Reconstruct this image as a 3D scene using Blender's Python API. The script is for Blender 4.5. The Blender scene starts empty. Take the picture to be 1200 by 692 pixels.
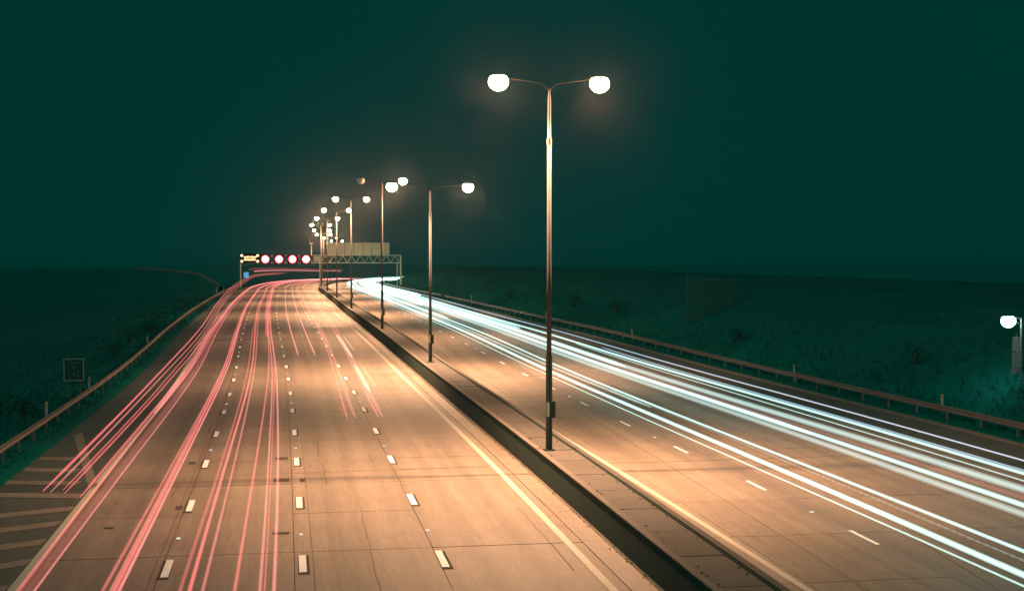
import bpy, math, random
from mathutils import Vector, Matrix
random.seed(7)
S = bpy.context.scene
COL = S.collection

# ------------------------------------------------------------------ camera, sky, exposure
F, W0 = 1600.0, 1200.0
YAW, PIT = math.atan(263 / F), math.atan(46 / F)
cam = bpy.data.cameras.new('camera')
cam.sensor_width = 36.0; cam.lens = F / W0 * 36.0
cam.clip_start = 0.1; cam.clip_end = 9000
co = bpy.data.objects.new('camera', cam); COL.objects.link(co)
co.location = (0, 0, 8.4)
co.rotation_euler = (math.pi / 2 - PIT, 0, -YAW)
S.camera = co
w = bpy.data.worlds.new('World'); S.world = w; w.use_nodes = True
wn = w.node_tree
bg = wn.nodes['Background']
bg.inputs[0].default_value = (0.010, 0.98, 0.84, 1)
SKY = 0.034
bg.inputs[1].default_value = SKY
S.view_settings.view_transform = 'Standard'; S.view_settings.look = 'None'
S.view_settings.exposure = 0.0; S.view_settings.gamma = 1.0
c = S.cycles
c.use_denoising = True
try: c.denoiser = 'OPENIMAGEDENOISE'
except Exception: pass
c.max_bounces = 5; c.diffuse_bounces = 2; c.glossy_bounces = 2; c.transmission_bounces = 2
c.volume_bounces = 0; c.transparent_max_bounces = 200
c.sample_clamp_indirect = 2.0
c.sample_clamp_direct = 0
c.caustics_reflective = False; c.caustics_refractive = False
LAMP_POWER = 25500.0
# added cool fill that lifts dark ground, no real source (one soft sun-type lamp)
nl = bpy.data.lights.new('teal_fill', 'SUN'); nl.energy = .42; nl.color = (.03, 1.0, .86); nl.angle = math.radians(120)
no = bpy.data.objects.new('teal_fill', nl); COL.objects.link(no); no.rotation_euler = (math.radians(38), 0, math.radians(-35))
LAMP_COL = (1.0, 0.515, 0.272)
HAZE = 0.00005

# ------------------------------------------------------------------ road alignment (metres)
KY = [-50, 0, 50, 90, 127, 174, 217, 264, 309, 354, 400, 445, 490, 600, 800, 1100]
KC = [0, 0, 0, -.3, -1.0, -1.7, -2.0, -2.2, -2.3, -1.2, .6, 3.9, 7.6, 22, 70, 190]
KZ = [-.3, -.05, .2, .3, .78, .95, 1.0, .9, .7, .4, 0, -.4, -.9, -2.3, -4.6, -8]
def herm(K, V, x):
    n = len(K)
    if x <= K[0]: return V[0]
    if x >= K[-1]: return V[-1] + (V[-1] - V[-2]) / (K[-1] - K[-2]) * (x - K[-1])
    i = min(max(j for j in range(n) if K[j] <= x), n - 2)
    def m(j):
        if j == 0: return (V[1] - V[0]) / (K[1] - K[0])
        if j == n - 1: return (V[-1] - V[-2]) / (K[-1] - K[-2])
        return (V[j + 1] - V[j - 1]) / (K[j + 1] - K[j - 1])
    h = K[i + 1] - K[i]; t = (x - K[i]) / h
    return (2*t**3-3*t*t+1)*V[i]+(t**3-2*t*t+t)*h*m(i)+(-2*t**3+3*t*t)*V[i+1]+(t**3-t*t)*h*m(i+1)
_cache = {}
def cz(y):
    k = round(y, 2)
    if k not in _cache: _cache[k] = (herm(KY, KC, k), herm(KY, KZ, k))
    return _cache[k]
def P(x, y, h=0.0):
    a, b = cz(y)
    return Vector((x + a, y, b + h))
def lin(K, V, x):
    if x <= K[0]: return V[0]
    if x >= K[-1]: return V[-1]
    for i in range(len(K) - 1):
        if x <= K[i + 1]:
            return V[i] + (V[i + 1] - V[i]) * (x - K[i]) / (K[i + 1] - K[i])
def xrail_r(y): return lin([40, 56, 88, 148, 304, 400], [32.3, 32.3, 31.8, 30.0, 27.4, 27.0], y)
def xrail_l(y): return lin([40, 56, 78, 117, 300], [-11.25, -11.1, -10.85, -10.35, -10.2], y)
def xker_r(y): return xrail_r(y) - 1.15
def xedg_l(y): return xrail_l(y) + 1.05
def ys(a, b, near=4.0):
    out = [a]; y = a
    while y < b - 1e-6:
        s = near if y < 160 else near * 2 if y < 420 else near * 5
        y = min(b, y + s); out.append(y)
    return out

# ------------------------------------------------------------------ materials
def mat(name, base, rough=0.7, var=0.0, scale=1.0, bump=0.0, bscale=20.0, metal=0.0, island=0.0, spec=0.5, stretch=None, var2=None):
    m = bpy.data.materials.new(name); m.use_nodes = True
    nt = m.node_tree; b = nt.nodes['Principled BSDF']
    b.inputs['Roughness'].default_value = rough
    b.inputs['Metallic'].default_value = metal
    b.inputs['Specular IOR Level'].default_value = spec
    b.inputs['Base Color'].default_value = (*base, 1)
    geo = nt.nodes.new('ShaderNodeNewGeometry')
    vec = geo.outputs['Position']
    if stretch:
        mp = nt.nodes.new('ShaderNodeMapping'); mp.inputs['Scale'].default_value = stretch
        nt.links.new(vec, mp.inputs[0]); vec2 = mp.outputs[0]
    else: vec2 = vec
    if var or island:
        n = nt.nodes.new('ShaderNodeTexNoise'); n.inputs['Scale'].default_value = scale
        n.inputs['Detail'].default_value = 8; n.inputs['Roughness'].default_value = .62
        nt.links.new(vec, n.inputs['Vector'])
        n2 = nt.nodes.new('ShaderNodeTexNoise'); n2.inputs['Scale'].default_value = scale * 7.3
        n2.inputs['Detail'].default_value = 6
        nt.links.new(vec2, n2.inputs['Vector'])
        a = nt.nodes.new('ShaderNodeMath'); a.operation = 'ADD'
        nt.links.new(n.outputs['Fac'], a.inputs[0]); nt.links.new(n2.outputs['Fac'], a.inputs[1])
        last = a.outputs[0]
        if island:
            oi = nt.nodes.new('ShaderNodeObjectInfo')
            mu = nt.nodes.new('ShaderNodeMath'); mu.operation = 'MULTIPLY_ADD'
            mu.inputs[1].default_value = island
            nt.links.new(oi.outputs['Random'], mu.inputs[0]); nt.links.new(last, mu.inputs[2])
            last = mu.outputs[0]
        r = nt.nodes.new('ShaderNodeMapRange')
        r.inputs['From Min'].default_value = .55; r.inputs['From Max'].default_value = 1.45 + island
        r.inputs['To Min'].default_value = 1 - var; r.inputs['To Max'].default_value = 1 + var
        nt.links.new(last, r.inputs['Value'])
        v = nt.nodes.new('ShaderNodeVectorMath'); v.operation = 'SCALE'
        v.inputs[0].default_value = base
        nt.links.new(r.outputs[0], v.inputs['Scale'])
        nt.links.new(v.outputs[0], b.inputs['Base Color'])
    if bump:
        nb = nt.nodes.new('ShaderNodeTexNoise'); nb.inputs['Scale'].default_value = bscale
        nb.inputs['Detail'].default_value = 5
        nt.links.new(vec2, nb.inputs['Vector'])
        bp = nt.nodes.new('ShaderNodeBump'); bp.inputs['Strength'].default_value = bump
        bp.inputs['Distance'].default_value = .02
        nt.links.new(nb.outputs['Fac'], bp.inputs['Height']); nt.links.new(bp.outputs[0], b.inputs['Normal'])
    return m
def emis(name, col, st, add=False, sampling='NONE', attr=False):
    m = bpy.data.materials.new(name); m.use_nodes = True
    nt = m.node_tree; nt.nodes.remove(nt.nodes['Principled BSDF'])
    out = nt.nodes['Material Output']
    e = nt.nodes.new('ShaderNodeEmission'); e.inputs[0].default_value = (*col, 1); e.inputs[1].default_value = st
    if add:
        t = nt.nodes.new('ShaderNodeBsdfTransparent'); a = nt.nodes.new('ShaderNodeAddShader')
        nt.links.new(e.outputs[0], a.inputs[0]); nt.links.new(t.outputs[0], a.inputs[1])
        nt.links.new(a.outputs[0], out.inputs['Surface'])
    else: nt.links.new(e.outputs[0], out.inputs['Surface'])
    try: m.cycles.emission_sampling = sampling
    except Exception: pass
    return m

M_slab = mat('road_concrete', (.205, .172, .142), .6, var=.32, scale=.32, bump=.35, bscale=14, island=.22, spec=.45, stretch=(3.5, .35, 1))
def wheel_wear(m):
    # tyre-darkened wheel paths and long stains that run with the road, plus wide soft patches of dirt
    nt = m.node_tree; b = nt.nodes['Principled BSDF']; src = b.inputs['Base Color'].links[0].from_socket
    geo = nt.nodes.new('ShaderNodeNewGeometry'); mp = nt.nodes.new('ShaderNodeMapping')
    mp.inputs['Scale'].default_value = (1.0, .018, 1)
    nt.links.new(geo.outputs['Position'], mp.inputs[0])
    n = nt.nodes.new('ShaderNodeTexNoise'); n.inputs['Scale'].default_value = 1.15; n.inputs['Detail'].default_value = 4
    nt.links.new(mp.outputs[0], n.inputs['Vector'])
    r = nt.nodes.new('ShaderNodeMapRange'); r.inputs[1].default_value = .36; r.inputs[2].default_value = .66
    r.inputs[3].default_value = .74; r.inputs[4].default_value = 1.12
    nt.links.new(n.outputs['Fac'], r.inputs[0])
    v = nt.nodes.new('ShaderNodeVectorMath'); v.operation = 'SCALE'
    g = nt.nodes.new('ShaderNodeTexNoise'); g.inputs['Scale'].default_value = 11; g.inputs['Detail'].default_value = 5; g.inputs['Roughness'].default_value = .75
    nt.links.new(geo.outputs['Position'], g.inputs['Vector'])
    gr = nt.nodes.new('ShaderNodeMapRange'); gr.inputs[1].default_value = .3; gr.inputs[2].default_value = .7
    gr.inputs[3].default_value = .78; gr.inputs[4].default_value = 1.2
    nt.links.new(g.outputs['Fac'], gr.inputs[0])
    mm = nt.nodes.new('ShaderNodeMath'); mm.operation = 'MULTIPLY'
    nt.links.new(r.outputs[0], mm.inputs[0]); nt.links.new(gr.outputs[0], mm.inputs[1])
    nt.links.new(src, v.inputs[0]); nt.links.new(mm.outputs[0], v.inputs['Scale'])
    nt.links.new(v.outputs[0], b.inputs['Base Color'])
wheel_wear(M_slab)
M_far = mat('far_road_concrete', (.205, .172, .142), .5, var=.3, scale=.3, bump=.2, bscale=10, spec=.45)
wheel_wear(M_far)
M_joint = mat('joint_sealant', (.125, .104, .09), .95, var=.3, scale=2)
M_shoulder = mat('shoulder_asphalt', (.058, .068, .062), .9, var=.3, scale=.5, bump=.4, bscale=25)
M_paint = mat('road_paint', (.46, .42, .36), .6, var=.25, scale=3.0, bump=.2, bscale=30)
M_dash = mat('bright_road_paint', (.82, .85, .88), .55, var=.3, scale=7)
M_hatch = mat('worn_road_paint', (.19, .155, .13), .8, var=.45, scale=1.6)
M_back = mat('black_mask_paint', (.07, .062, .055), .95, var=.2, scale=5, spec=.1)
M_wall = mat('shaded_barrier_concrete', (.008, .042, .036), 1.0, var=.4, scale=.8, bump=.3, bscale=8)  # shade on the wall sides is put into this dark teal
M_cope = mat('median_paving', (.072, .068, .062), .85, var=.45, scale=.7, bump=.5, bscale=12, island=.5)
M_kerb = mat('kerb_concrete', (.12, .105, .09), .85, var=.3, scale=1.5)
M_galv = mat('galvanised_steel', (.16, .17, .16), .45, var=.2, scale=2.5, metal=.6, bump=.1)
M_rail = mat('weathered_rail_steel', (.13, .12, .105), .5, var=.3, scale=1.2, metal=.3, bump=.1)
M_pole = mat('lamp_column_steel', (.075, .078, .078), .7, var=.2, scale=3, spec=.25)
M_sleeve = mat('dark_column_base', (.02, .04, .035), .55, var=.2, scale=4)  # darker and greener than the column above
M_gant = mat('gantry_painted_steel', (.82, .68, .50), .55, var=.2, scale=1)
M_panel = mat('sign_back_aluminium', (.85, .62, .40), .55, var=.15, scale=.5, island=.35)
M_dsign = mat('dark_green_sign_back', (.018, .115, .10), .9, var=.2, scale=1.5)
M_sign = mat('dark_sign_back', (.13, .13, .125), .6, var=.2, scale=1.5)
M_black = mat('black_signal_casing', (.012, .012, .012), .9, spec=.1)
M_blue = mat('blue_sign_face', (.006, .07, .068), .7)
M_lblue = mat('light_blue_sign_face', (.10, .30, .60), .4)
M_white = mat('white_sign_border', (.36, .37, .37), .5)
M_plate = mat('pale_number_plate', (.7, .66, .5), .5)
M_post = mat('marker_post_plastic', (.5, .46, .38), .5)
M_amber = mat('amber_reflector', (.8, .25, .03), .3)
M_red = mat('red_reflector', (.7, .03, .02), .3)
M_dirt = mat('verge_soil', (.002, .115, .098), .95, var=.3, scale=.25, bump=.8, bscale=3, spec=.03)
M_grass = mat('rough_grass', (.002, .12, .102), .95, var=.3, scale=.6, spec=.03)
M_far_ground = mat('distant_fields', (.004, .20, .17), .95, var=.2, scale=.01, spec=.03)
M_leaf = mat('shrub_leaves', (.006, .11, .09), .7, var=.5, scale=1.3, spec=.03)
M_bark = mat('bark', (.07, .055, .04), .9, var=.3, scale=5)
M_stud = emis('glint_stud_glass', (1, .93, .8), .9)  # glint in the stud glass is put in as emission
M_lamp = emis('sodium_lamp_bowl', (1.0, .80, .50), 42.0)
M_lampw = emis('white_lamp_bowl', (.72, 1.0, .93), 40.0)
M_dim = emis('warming_lamp_bowl', (1.0, .45, .30), 5.0)
M_off = mat('unlit_lamp_bowl', (.5, .5, .48), .3)
M_sigw = emis('signal_disc', (1.0, .74, .66), 5.0)
M_sigr = emis('signal_red_ring', (1.0, .03, .10), 1.6)
M_corner = emis('corner_lamp_glow', (1.0, .70, .40), 2.6)
M_vms = emis('message_characters', (1.0, .62, .26), 2.6)

# ------------------------------------------------------------------ builders
class MB:
    def __init__(s): s.v = []; s.f = []
    def quad(s, a, b, c_, d):
        i = len(s.v); s.v += [tuple(a), tuple(b), tuple(c_), tuple(d)]; s.f.append((i, i+1, i+2, i+3)); return s
    def tri(s, a, b, c_):
        i = len(s.v); s.v += [tuple(a), tuple(b), tuple(c_)]; s.f.append((i, i+1, i+2)); return s
    def box(s, c0, size, M=None):
        x, y, z_ = [q / 2 for q in size]; c0 = Vector(c0); i = len(s.v)
        for dx, dy, dz in [(-x,-y,-z_),(x,-y,-z_),(x,y,-z_),(-x,y,-z_),(-x,-y,z_),(x,-y,z_),(x,y,z_),(-x,y,z_)]:
            d = Vector((dx, dy, dz))
            if M: d = M @ d
            s.v.append(tuple(c0 + d))
        for f in [(0,3,2,1),(4,5,6,7),(0,1,5,4),(1,2,6,5),(2,3,7,6),(3,0,4,7)]: s.f.append(tuple(i+k for k in f))
        return s
    def bar(s, a, b, wd, ht=None):
        a = Vector(a); b = Vector(b); d = b - a; ht = ht or wd
        q = d.to_track_quat('Y', 'Z').to_matrix()
        return s.box((a + b) / 2, (wd, d.length, ht), q)
    def tube(s, pts, rad, n=8, cap=True):
        pts = [Vector(p) for p in pts]; rs = rad if isinstance(rad, (list, tuple)) else [rad] * len(pts)
        base = len(s.v)
        for k, p in enumerate(pts):
            d = (pts[min(k+1, len(pts)-1)] - pts[max(k-1, 0)]).normalized()
            ref = Vector((0, 0, 1)) if abs(d.z) < .9 else Vector((1, 0, 0))
            u = d.cross(ref).normalized(); v = u.cross(d)
            for j in range(n):
                a = 2 * math.pi * (j + .5) / n
                s.v.append(tuple(p + u * math.cos(a) * rs[k] + v * math.sin(a) * rs[k]))
        for k in range(len(pts) - 1):
            for j in range(n):
                a = base + k*n + j; b = base + k*n + (j+1) % n
                s.f.append((a, b, b+n, a+n))
        if cap:
            s.f.append(tuple(base + j for j in range(n))[::-1]); e = base + (len(pts)-1)*n
            s.f.append(tuple(e + j for j in range(n)))
        return s
    def sweep(s, Y, prof, closed=False):
        """prof(y) -> list of (x, h); swept along the road"""
        base = len(s.v); n = None
        for y in Y:
            pr = prof(y); n = len(pr)
            for x, h in pr: s.v.append(tuple(P(x, y, h)))
        m = n if closed else n - 1
        for k in range(len(Y) - 1):
            for j in range(m):
                a = base + k*n + j; b = base + k*n + (j+1) % n
                s.f.append((a, b, b+n, a+n))
        if closed:
            s.f.append(tuple(base + j for j in range(n))[::-1])
            e = base + (len(Y)-1)*n; s.f.append(tuple(e + j for j in range(n)))
        return s
    def build(s, name, m, parent=None, smooth=False):
        me = bpy.data.meshes.new(name); me.from_pydata(s.v, [], s.f); me.materials.append(m)
        if smooth:
            me.polygons.foreach_set('use_smooth', [True] * len(me.polygons))
        me.update()
        o = bpy.data.objects.new(name, me); COL.objects.link(o)
        if parent:
            o.parent = parent
            # vertices are given in world space unless the parent is not at the origin
        return o
def empty(name, loc=(0, 0, 0), label=None, cat=None, group=None, kind=None):
    o = bpy.data.objects.new(name, None); COL.objects.link(o); o.location = loc; o.empty_display_size = .3
    tag(o, label, cat, group, kind); return o
def tag(o, label=None, cat=None, group=None, kind=None):
    if label: o['label'] = label
    if cat: o['category'] = cat
    if group: o['group'] = group
    if kind: o['kind'] = kind
    return o
def child(root, name, mb, m, smooth=False, parent=None):
    """mesh given in world space, hung under an Empty that stands at its own place"""
    off = root.location
    mb.v = [tuple(Vector(v) - off) for v in mb.v]
    o = mb.build(name, m, parent or root, smooth)
    return o
def copy_tree(o, parent=None):
    n = o.copy(); COL.objects.link(n); n.parent = parent
    for ch in o.children: copy_tree(ch, n)
    return n

# ------------------------------------------------------------------ ground
LAT_L = [-260, -120, -60, -38, -26, -19, -15, -12.6, -11.4]
def gprof(y):
    xl, xr = xrail_l(y), xrail_r(y)
    def n(a): return .18 * math.sin(a * 1.7 + y * .21) + .12 * math.sin(y * .47 + a * .6)
    pr = [(-300, -15), (-120, -4.2), (-60, -3.4), (-38, -3.0 + n(1)), (-27, -2.6 + n(2)), (-20, -1.5 + n(3)), (-16, -.65 + n(4) * .8), (xl - 2, -.18 + n(5) * .3),
          (xl - .4, -.03), (xedg_l(y) - .25, -.05), (xedg_l(y), -.06), (xedg_l(y) + .5, -.6), (0, -.6), (xker_r(y) - .4, -.6), (xker_r(y) - .02, -.06),
          (xker_r(y) + .16, .085), (xrail_r(y) - .3, .03), (xr + .8, .05), (xr + 3, .55 + n(6) * .5), (xr + 6, 1.6 + n(7)), (xr + 10, 3.1 + n(8)), (xr + 15, 4.3 + n(9)), (xr + 30, 4.9 + n(10)),
          (xr + 90, 3.0), (xr + 300, -15)]
    return pr
g = MB().sweep(ys(-40, 1100, 3.0), gprof).build('ground', M_dirt, smooth=True)
tag(g, kind='structure')
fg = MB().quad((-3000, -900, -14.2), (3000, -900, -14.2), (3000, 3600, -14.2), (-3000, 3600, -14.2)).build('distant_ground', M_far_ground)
tag(fg, kind='structure')

# ------------------------------------------------------------------ carriageways: slabs, joints, markings
YS0, NS, SL = 4.5, 25, 5.65
YEND = YS0 + NS * SL
road_l = empty('left_carriageway', kind='structure')
road_r = empty('right_carriageway', kind='structure')
def slabs(root, cols, xe):
    g_ = .009
    for i, (a, b) in enumerate(cols):
        for k in range(NS):
            y0, y1 = YS0 + k * SL + g_, YS0 + (k + 1) * SL - g_ - random.uniform(0, .03)
            A = lambda y: (a(y) if callable(a) else a) + g_
            B = lambda y: (b(y) if callable(b) else b) - g_
            dz = random.uniform(-.004, .004)
            Yv = [y0, (y0 + y1) / 2, y1]
            mb = MB().sweep(Yv, lambda y: [(A(y), -.12), (A(y), dz), (B(y), dz), (B(y), -.12)], closed=True)
            mb.build('concrete_slab', M_shoulder if (callable(a) or callable(b)) else M_slab, root)
LX = [(xedg_l, -6.78), (-6.78, -3.35), (-3.35, .12), (.12, 4.0), (4.0, 8.35)]
LX_mat = None
slabs(road_l, LX, None)
RX = [(11.02, 12.95), (12.95, 16.9), (16.9, 20.5), (20.5, 24.2), (24.2, 27.6), (27.6, xker_r)]
slabs(road_r, RX, None)
# narrow gutter strip by the median wall
MB().sweep(ys(4.5, YEND), lambda y: [(8.37, -.1), (8.37, 0), (9.16, 0), (9.16, -.1)]).build('gutter_strip', M_far, road_l)
# sealant bed showing in the joints, then the running surface beyond the slabs
MB().sweep(ys(-30, YEND), lambda y: [(xedg_l(y), -.035), (9.16, -.035)]).build('joint_bed', M_joint, road_l)
MB().sweep(ys(-30, YEND), lambda y: [(11.0, -.035), (xker_r(y), -.035)]).build('joint_bed', M_joint, road_r)
MB().sweep(ys(YEND, 900), lambda y: [(xedg_l(y), 0), (9.16, 0)]).build('far_surface', M_far, road_l)
MB().sweep(ys(YEND, 900), lambda y: [(11.0, 0), (xker_r(y), 0)]).build('far_surface', M_far, road_r)
MB().sweep(ys(-30, YS0), lambda y: [(xedg_l(y), 0), (9.16, 0)]).build('near_surface', M_far, road_l)
MB().sweep(ys(-30, YS0), lambda y: [(11.0, 0), (xker_r(y), 0)]).build('near_surface', M_far, road_r)
H1 = .010
def line(root, name, x, y0, y1, wd, m, h=H1):
    f = x if callable(x) else (lambda y: x)
    return MB().sweep(ys(y0, y1), lambda y: [(f(y) - wd / 2, h), (f(y) + wd / 2, h)]).build(name, m, root)
line(road_l, 'edge_line', -6.78, 4, 820, .26, M_paint)
line(road_l, 'edge_line', 7.92, 4, 820, .22, M_paint)
line(road_r, 'edge_line', lambda y: lin([30, 62, 92, 130], [12.72, 12.3, 12.15, 12.1], y), 4, 820, .21, M_paint)
line(road_r, 'edge_line', 27.75, 4, 820, .2, M_hatch)
dash_me = {}
def dash(root, x, y, ln, wd, m, name, h):
    MB().sweep([y - ln / 2, y + ln / 2], lambda q: [(x - wd / 2, h), (x + wd / 2, h)]).build(name, m, root)
for k in range(-2, 42):
    for x, xf in ((-3.2, 0), (.34, 0), (4.1, .1)):
        y = 36.9 + 9 * k
        if y < 8: continue
        dash(road_l, x, y, 2.0, .2, M_dash, 'lane_dash', H1 + .006)
        if y < 130 : dash(road_l, x + (.03 if x > 0 else -.03), y - .12, 2.2, .30, M_back, 'dash_backing', H1)
for k in range(-2, 42):
    y = 37.7 + 9 * k
    if y < 8: continue
    dash(road_r, lin([30, 65], [16.75, 16.3], y), y, 2.0, .13, M_dash, 'lane_dash', H1)
    for x in (20.4, 24.2): dash(road_r, x, y, 2.0, .11, M_hatch, 'lane_dash', H1)
# raised glass road studs between every second pair of dashes
def stud(root, x, y):
    MB().box(P(x, y, .018), (.11, .10, .03)).build('road_stud', M_stud, root)
for k in range(0, 14):
    y = 40.7 + 18 * k
    for x in (-3.2, .34, 4.1): stud(road_l, x, y)
    stud(road_r, lin([30, 65], [16.75, 16.3], y + .9), y + .9)
# worn hatching on the hard shoulder
hatch = [((-10.1, 51.6), (-7.5, 51.0)), ((-10.0, 49.0), (-7.05, 48.3)), ((-10.0, 44.7), (-7.0, 46.0)), ((-10.0, 42.0), (-7.05, 43.6)),
         ((-10.0, 39.2), (-7.05, 40.9)), ((-10.0, 36.2), (-7.0, 38.3)), ((-10.0, 33.2), (-7.0, 35.4)), ((-10.0, 30.0), (-7.0, 32.4)), ((-10, 27), (-7, 29.5)),
         ((-10.0, 54.6), (-8.0, 54.0)), ((-9.9, 57.4), (-8.6, 57.1))]
for (a, b) in hatch:
    wd = .42
    MB().quad(P(a[0], a[1] - wd, H1), P(b[0], b[1] - wd, H1), P(b[0] + .1, b[1] + wd, H1), P(a[0], a[1] + wd, H1)).build('hatch_stripe', M_hatch, road_l)
MB().quad(P(-6.93, 49.6, H1), P(-6.75, 50.4, H1 + .001), P(-9.35, 65.5, H1), P(-9.6, 64.5, H1)).build('hatch_border', M_hatch, road_l)
# dark sealed repairs and cracks
def crack(root, pts, wd):
    mb = MB()
    for (a, b) in zip(pts[:-1], pts[1:]):
        d = Vector((b[0] - a[0], b[1] - a[1])).normalized(); n = Vector((-d.y, d.x)) * wd / 2
        mb.quad(P(a[0] + n.x, a[1] + n.y, .006), P(a[0] - n.x, a[1] - n.y, .006), P(b[0] - n.x, b[1] - n.y, .006), P(b[0] + n.x, b[1] + n.y, .006))
    mb.build('sealed_crack', M_joint, root)
def wig(x0, y0, x1, y1, n=6, a=.03):
    return [(x0 + (x1 - x0) * t / n + random.uniform(-a, a), y0 + (y1 - y0) * t / n + random.uniform(-a, a)) for t in range(n + 1)]
for x, y, wx, wy in [(-3.75, 55.2, .26, .7), (-.25, 55.9, .5, .6), (-.25, 50.5, .55, .8), (-3.55, 45.6, .22, .7), (-.25, 41.0, .5, .35), (.5, 50.4, .2, .7), (-5.4, 42.6, .3, .3)]:
    MB().quad(P(x-wx/2, y-wy/2, .008), P(x+wx/2, y-wy/2, .008), P(x+wx/2, y+wy/2, .008), P(x-wx/2, y+wy/2, .008)).build('repair_patch', M_back, road_l)
for pts, wd in [(wig(1.33, 49.3, 1.36, 54.2), .05), (wig(1.28, 56.5, 1.3, 60.6), .04), (wig(-2.33, 49.6, -2.36, 53.6), .05), (wig(-3.62, 64, -3.6, 67.6), .06),
                (wig(-.72, 52, -.72, 55), .05), (wig(-3.95, 47.5, -3.9, 50.5), .05), (wig(3.3, 54.3, 3.32, 56.6), .04), (wig(-10, 51.3, 8.3, 52.6, 16), .09), (wig(-10, 50.4, 3, 50.9, 12), .06),
                (wig(-9.9, 28.8, 2, 29.1, 12), .05), (wig(-4.1, 30, -4.15, 36, 8), .03), (wig(2.2, 33, 2.3, 45, 10), .02), (wig(.62, 22, .62, 60, 30, .012), .022), (wig(-3.55, 24, -3.5, 62, 30, .02), .03), (wig(7.4, 35, 7.42, 44, 10, .03), .03)]:
    crack(road_l, pts, wd)
for pts, wd in [(wig(11.1, 52.4, 30, 53.3, 18), .1), (wig(14.1, 30, 15.4, 75, 20, .03), .04), (wig(17.2, 30, 18.2, 38, 5), .05), (wig(11.1, 90.4, 29, 91, 14), .14), (wig(22, 30, 22.2, 60, 12), .035)]:
    crack(road_r, pts, wd)

# ------------------------------------------------------------------ median barrier
mb = empty('median_barrier', P(9.98, 30), 'raised concrete central wall with dark sides and paved top between the carriageways', 'barrier')
seg = 11.3
Yk = [4.5 + seg * k for k in range(46)]
for k in range(45):
    a, b = Yk[k] + .008, Yk[k + 1] - .008
    Y = [a, (a + b) / 2, b]
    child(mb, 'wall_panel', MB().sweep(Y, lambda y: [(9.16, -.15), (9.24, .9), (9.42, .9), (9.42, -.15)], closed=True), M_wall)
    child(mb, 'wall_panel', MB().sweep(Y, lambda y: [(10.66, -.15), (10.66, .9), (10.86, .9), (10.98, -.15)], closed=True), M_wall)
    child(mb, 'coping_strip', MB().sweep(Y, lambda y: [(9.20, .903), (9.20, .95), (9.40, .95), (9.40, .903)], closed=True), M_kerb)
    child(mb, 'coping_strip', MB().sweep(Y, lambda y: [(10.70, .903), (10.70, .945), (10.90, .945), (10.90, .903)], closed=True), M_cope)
for k in range(64):
    a, b = 4.5 + k * 3.1 + .02, 4.5 + (k + 1) * 3.1 - .02
    dz = random.uniform(-.012, .008)
    child(mb, 'paving_slab', MB().sweep([a, b], lambda y: [(9.43, .7), (9.43, .88 + dz), (10.65, .88 + dz), (10.65, .7)], closed=True), M_cope)
child(mb, 'paving_strip', MB().sweep(ys(4.5 + 64 * 3.1 + .02, 513), lambda y: [(9.43, .7), (9.43, .88), (10.65, .88), (10.65, .7)], closed=True), M_cope)
# kerb on the right verge
kb = empty('verge_kerb', kind='structure')
for k in range(40):
    a, b = 30 + k * 3.05 + .02, 30 + (k + 1) * 3.05 - .02
    MB().sweep([a, b], lambda y: [(xker_r(y), -.1), (xker_r(y), .12), (xker_r(y) + .15, .12), (xker_r(y) + .15, -.1)], closed=True).build('kerb_stone', M_kerb, kb)
MB().sweep(ys(152.02, 500), lambda y: [(xker_r(y), -.1), (xker_r(y), .12), (xker_r(y) + .15, .12), (xker_r(y) + .15, -.1)], closed=True).build('kerb_run', M_kerb, kb)

# grit and litter lying along the foot of the wall and on the shoulders
gt = MB()
for _ in range(700):
    y = 26 + 90 * random.random() ** 1.5
    x = random.choice((9.12 - abs(random.gauss(0, .16)), 11.1 + abs(random.gauss(0, .25)), random.uniform(-10, -7.2), 9.12 - abs(random.gauss(0, .1)), 9.5 + abs(random.gauss(0, .07)), 10.6 - abs(random.gauss(0, .07))))
    q = random.uniform(.008, .028); hb = .885 if 9.4 < x < 10.7 else .0
    a = random.uniform(0, 3); M_ = Matrix.Rotation(a, 3, 'Z')
    gt.box(P(x, y, hb + q * .4), (q * 2, q, q), M_)
tag(gt.build('grit', M_cope), 'loose grit and small litter along the wall foot and shoulders', 'grit', kind='stuff')

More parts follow.
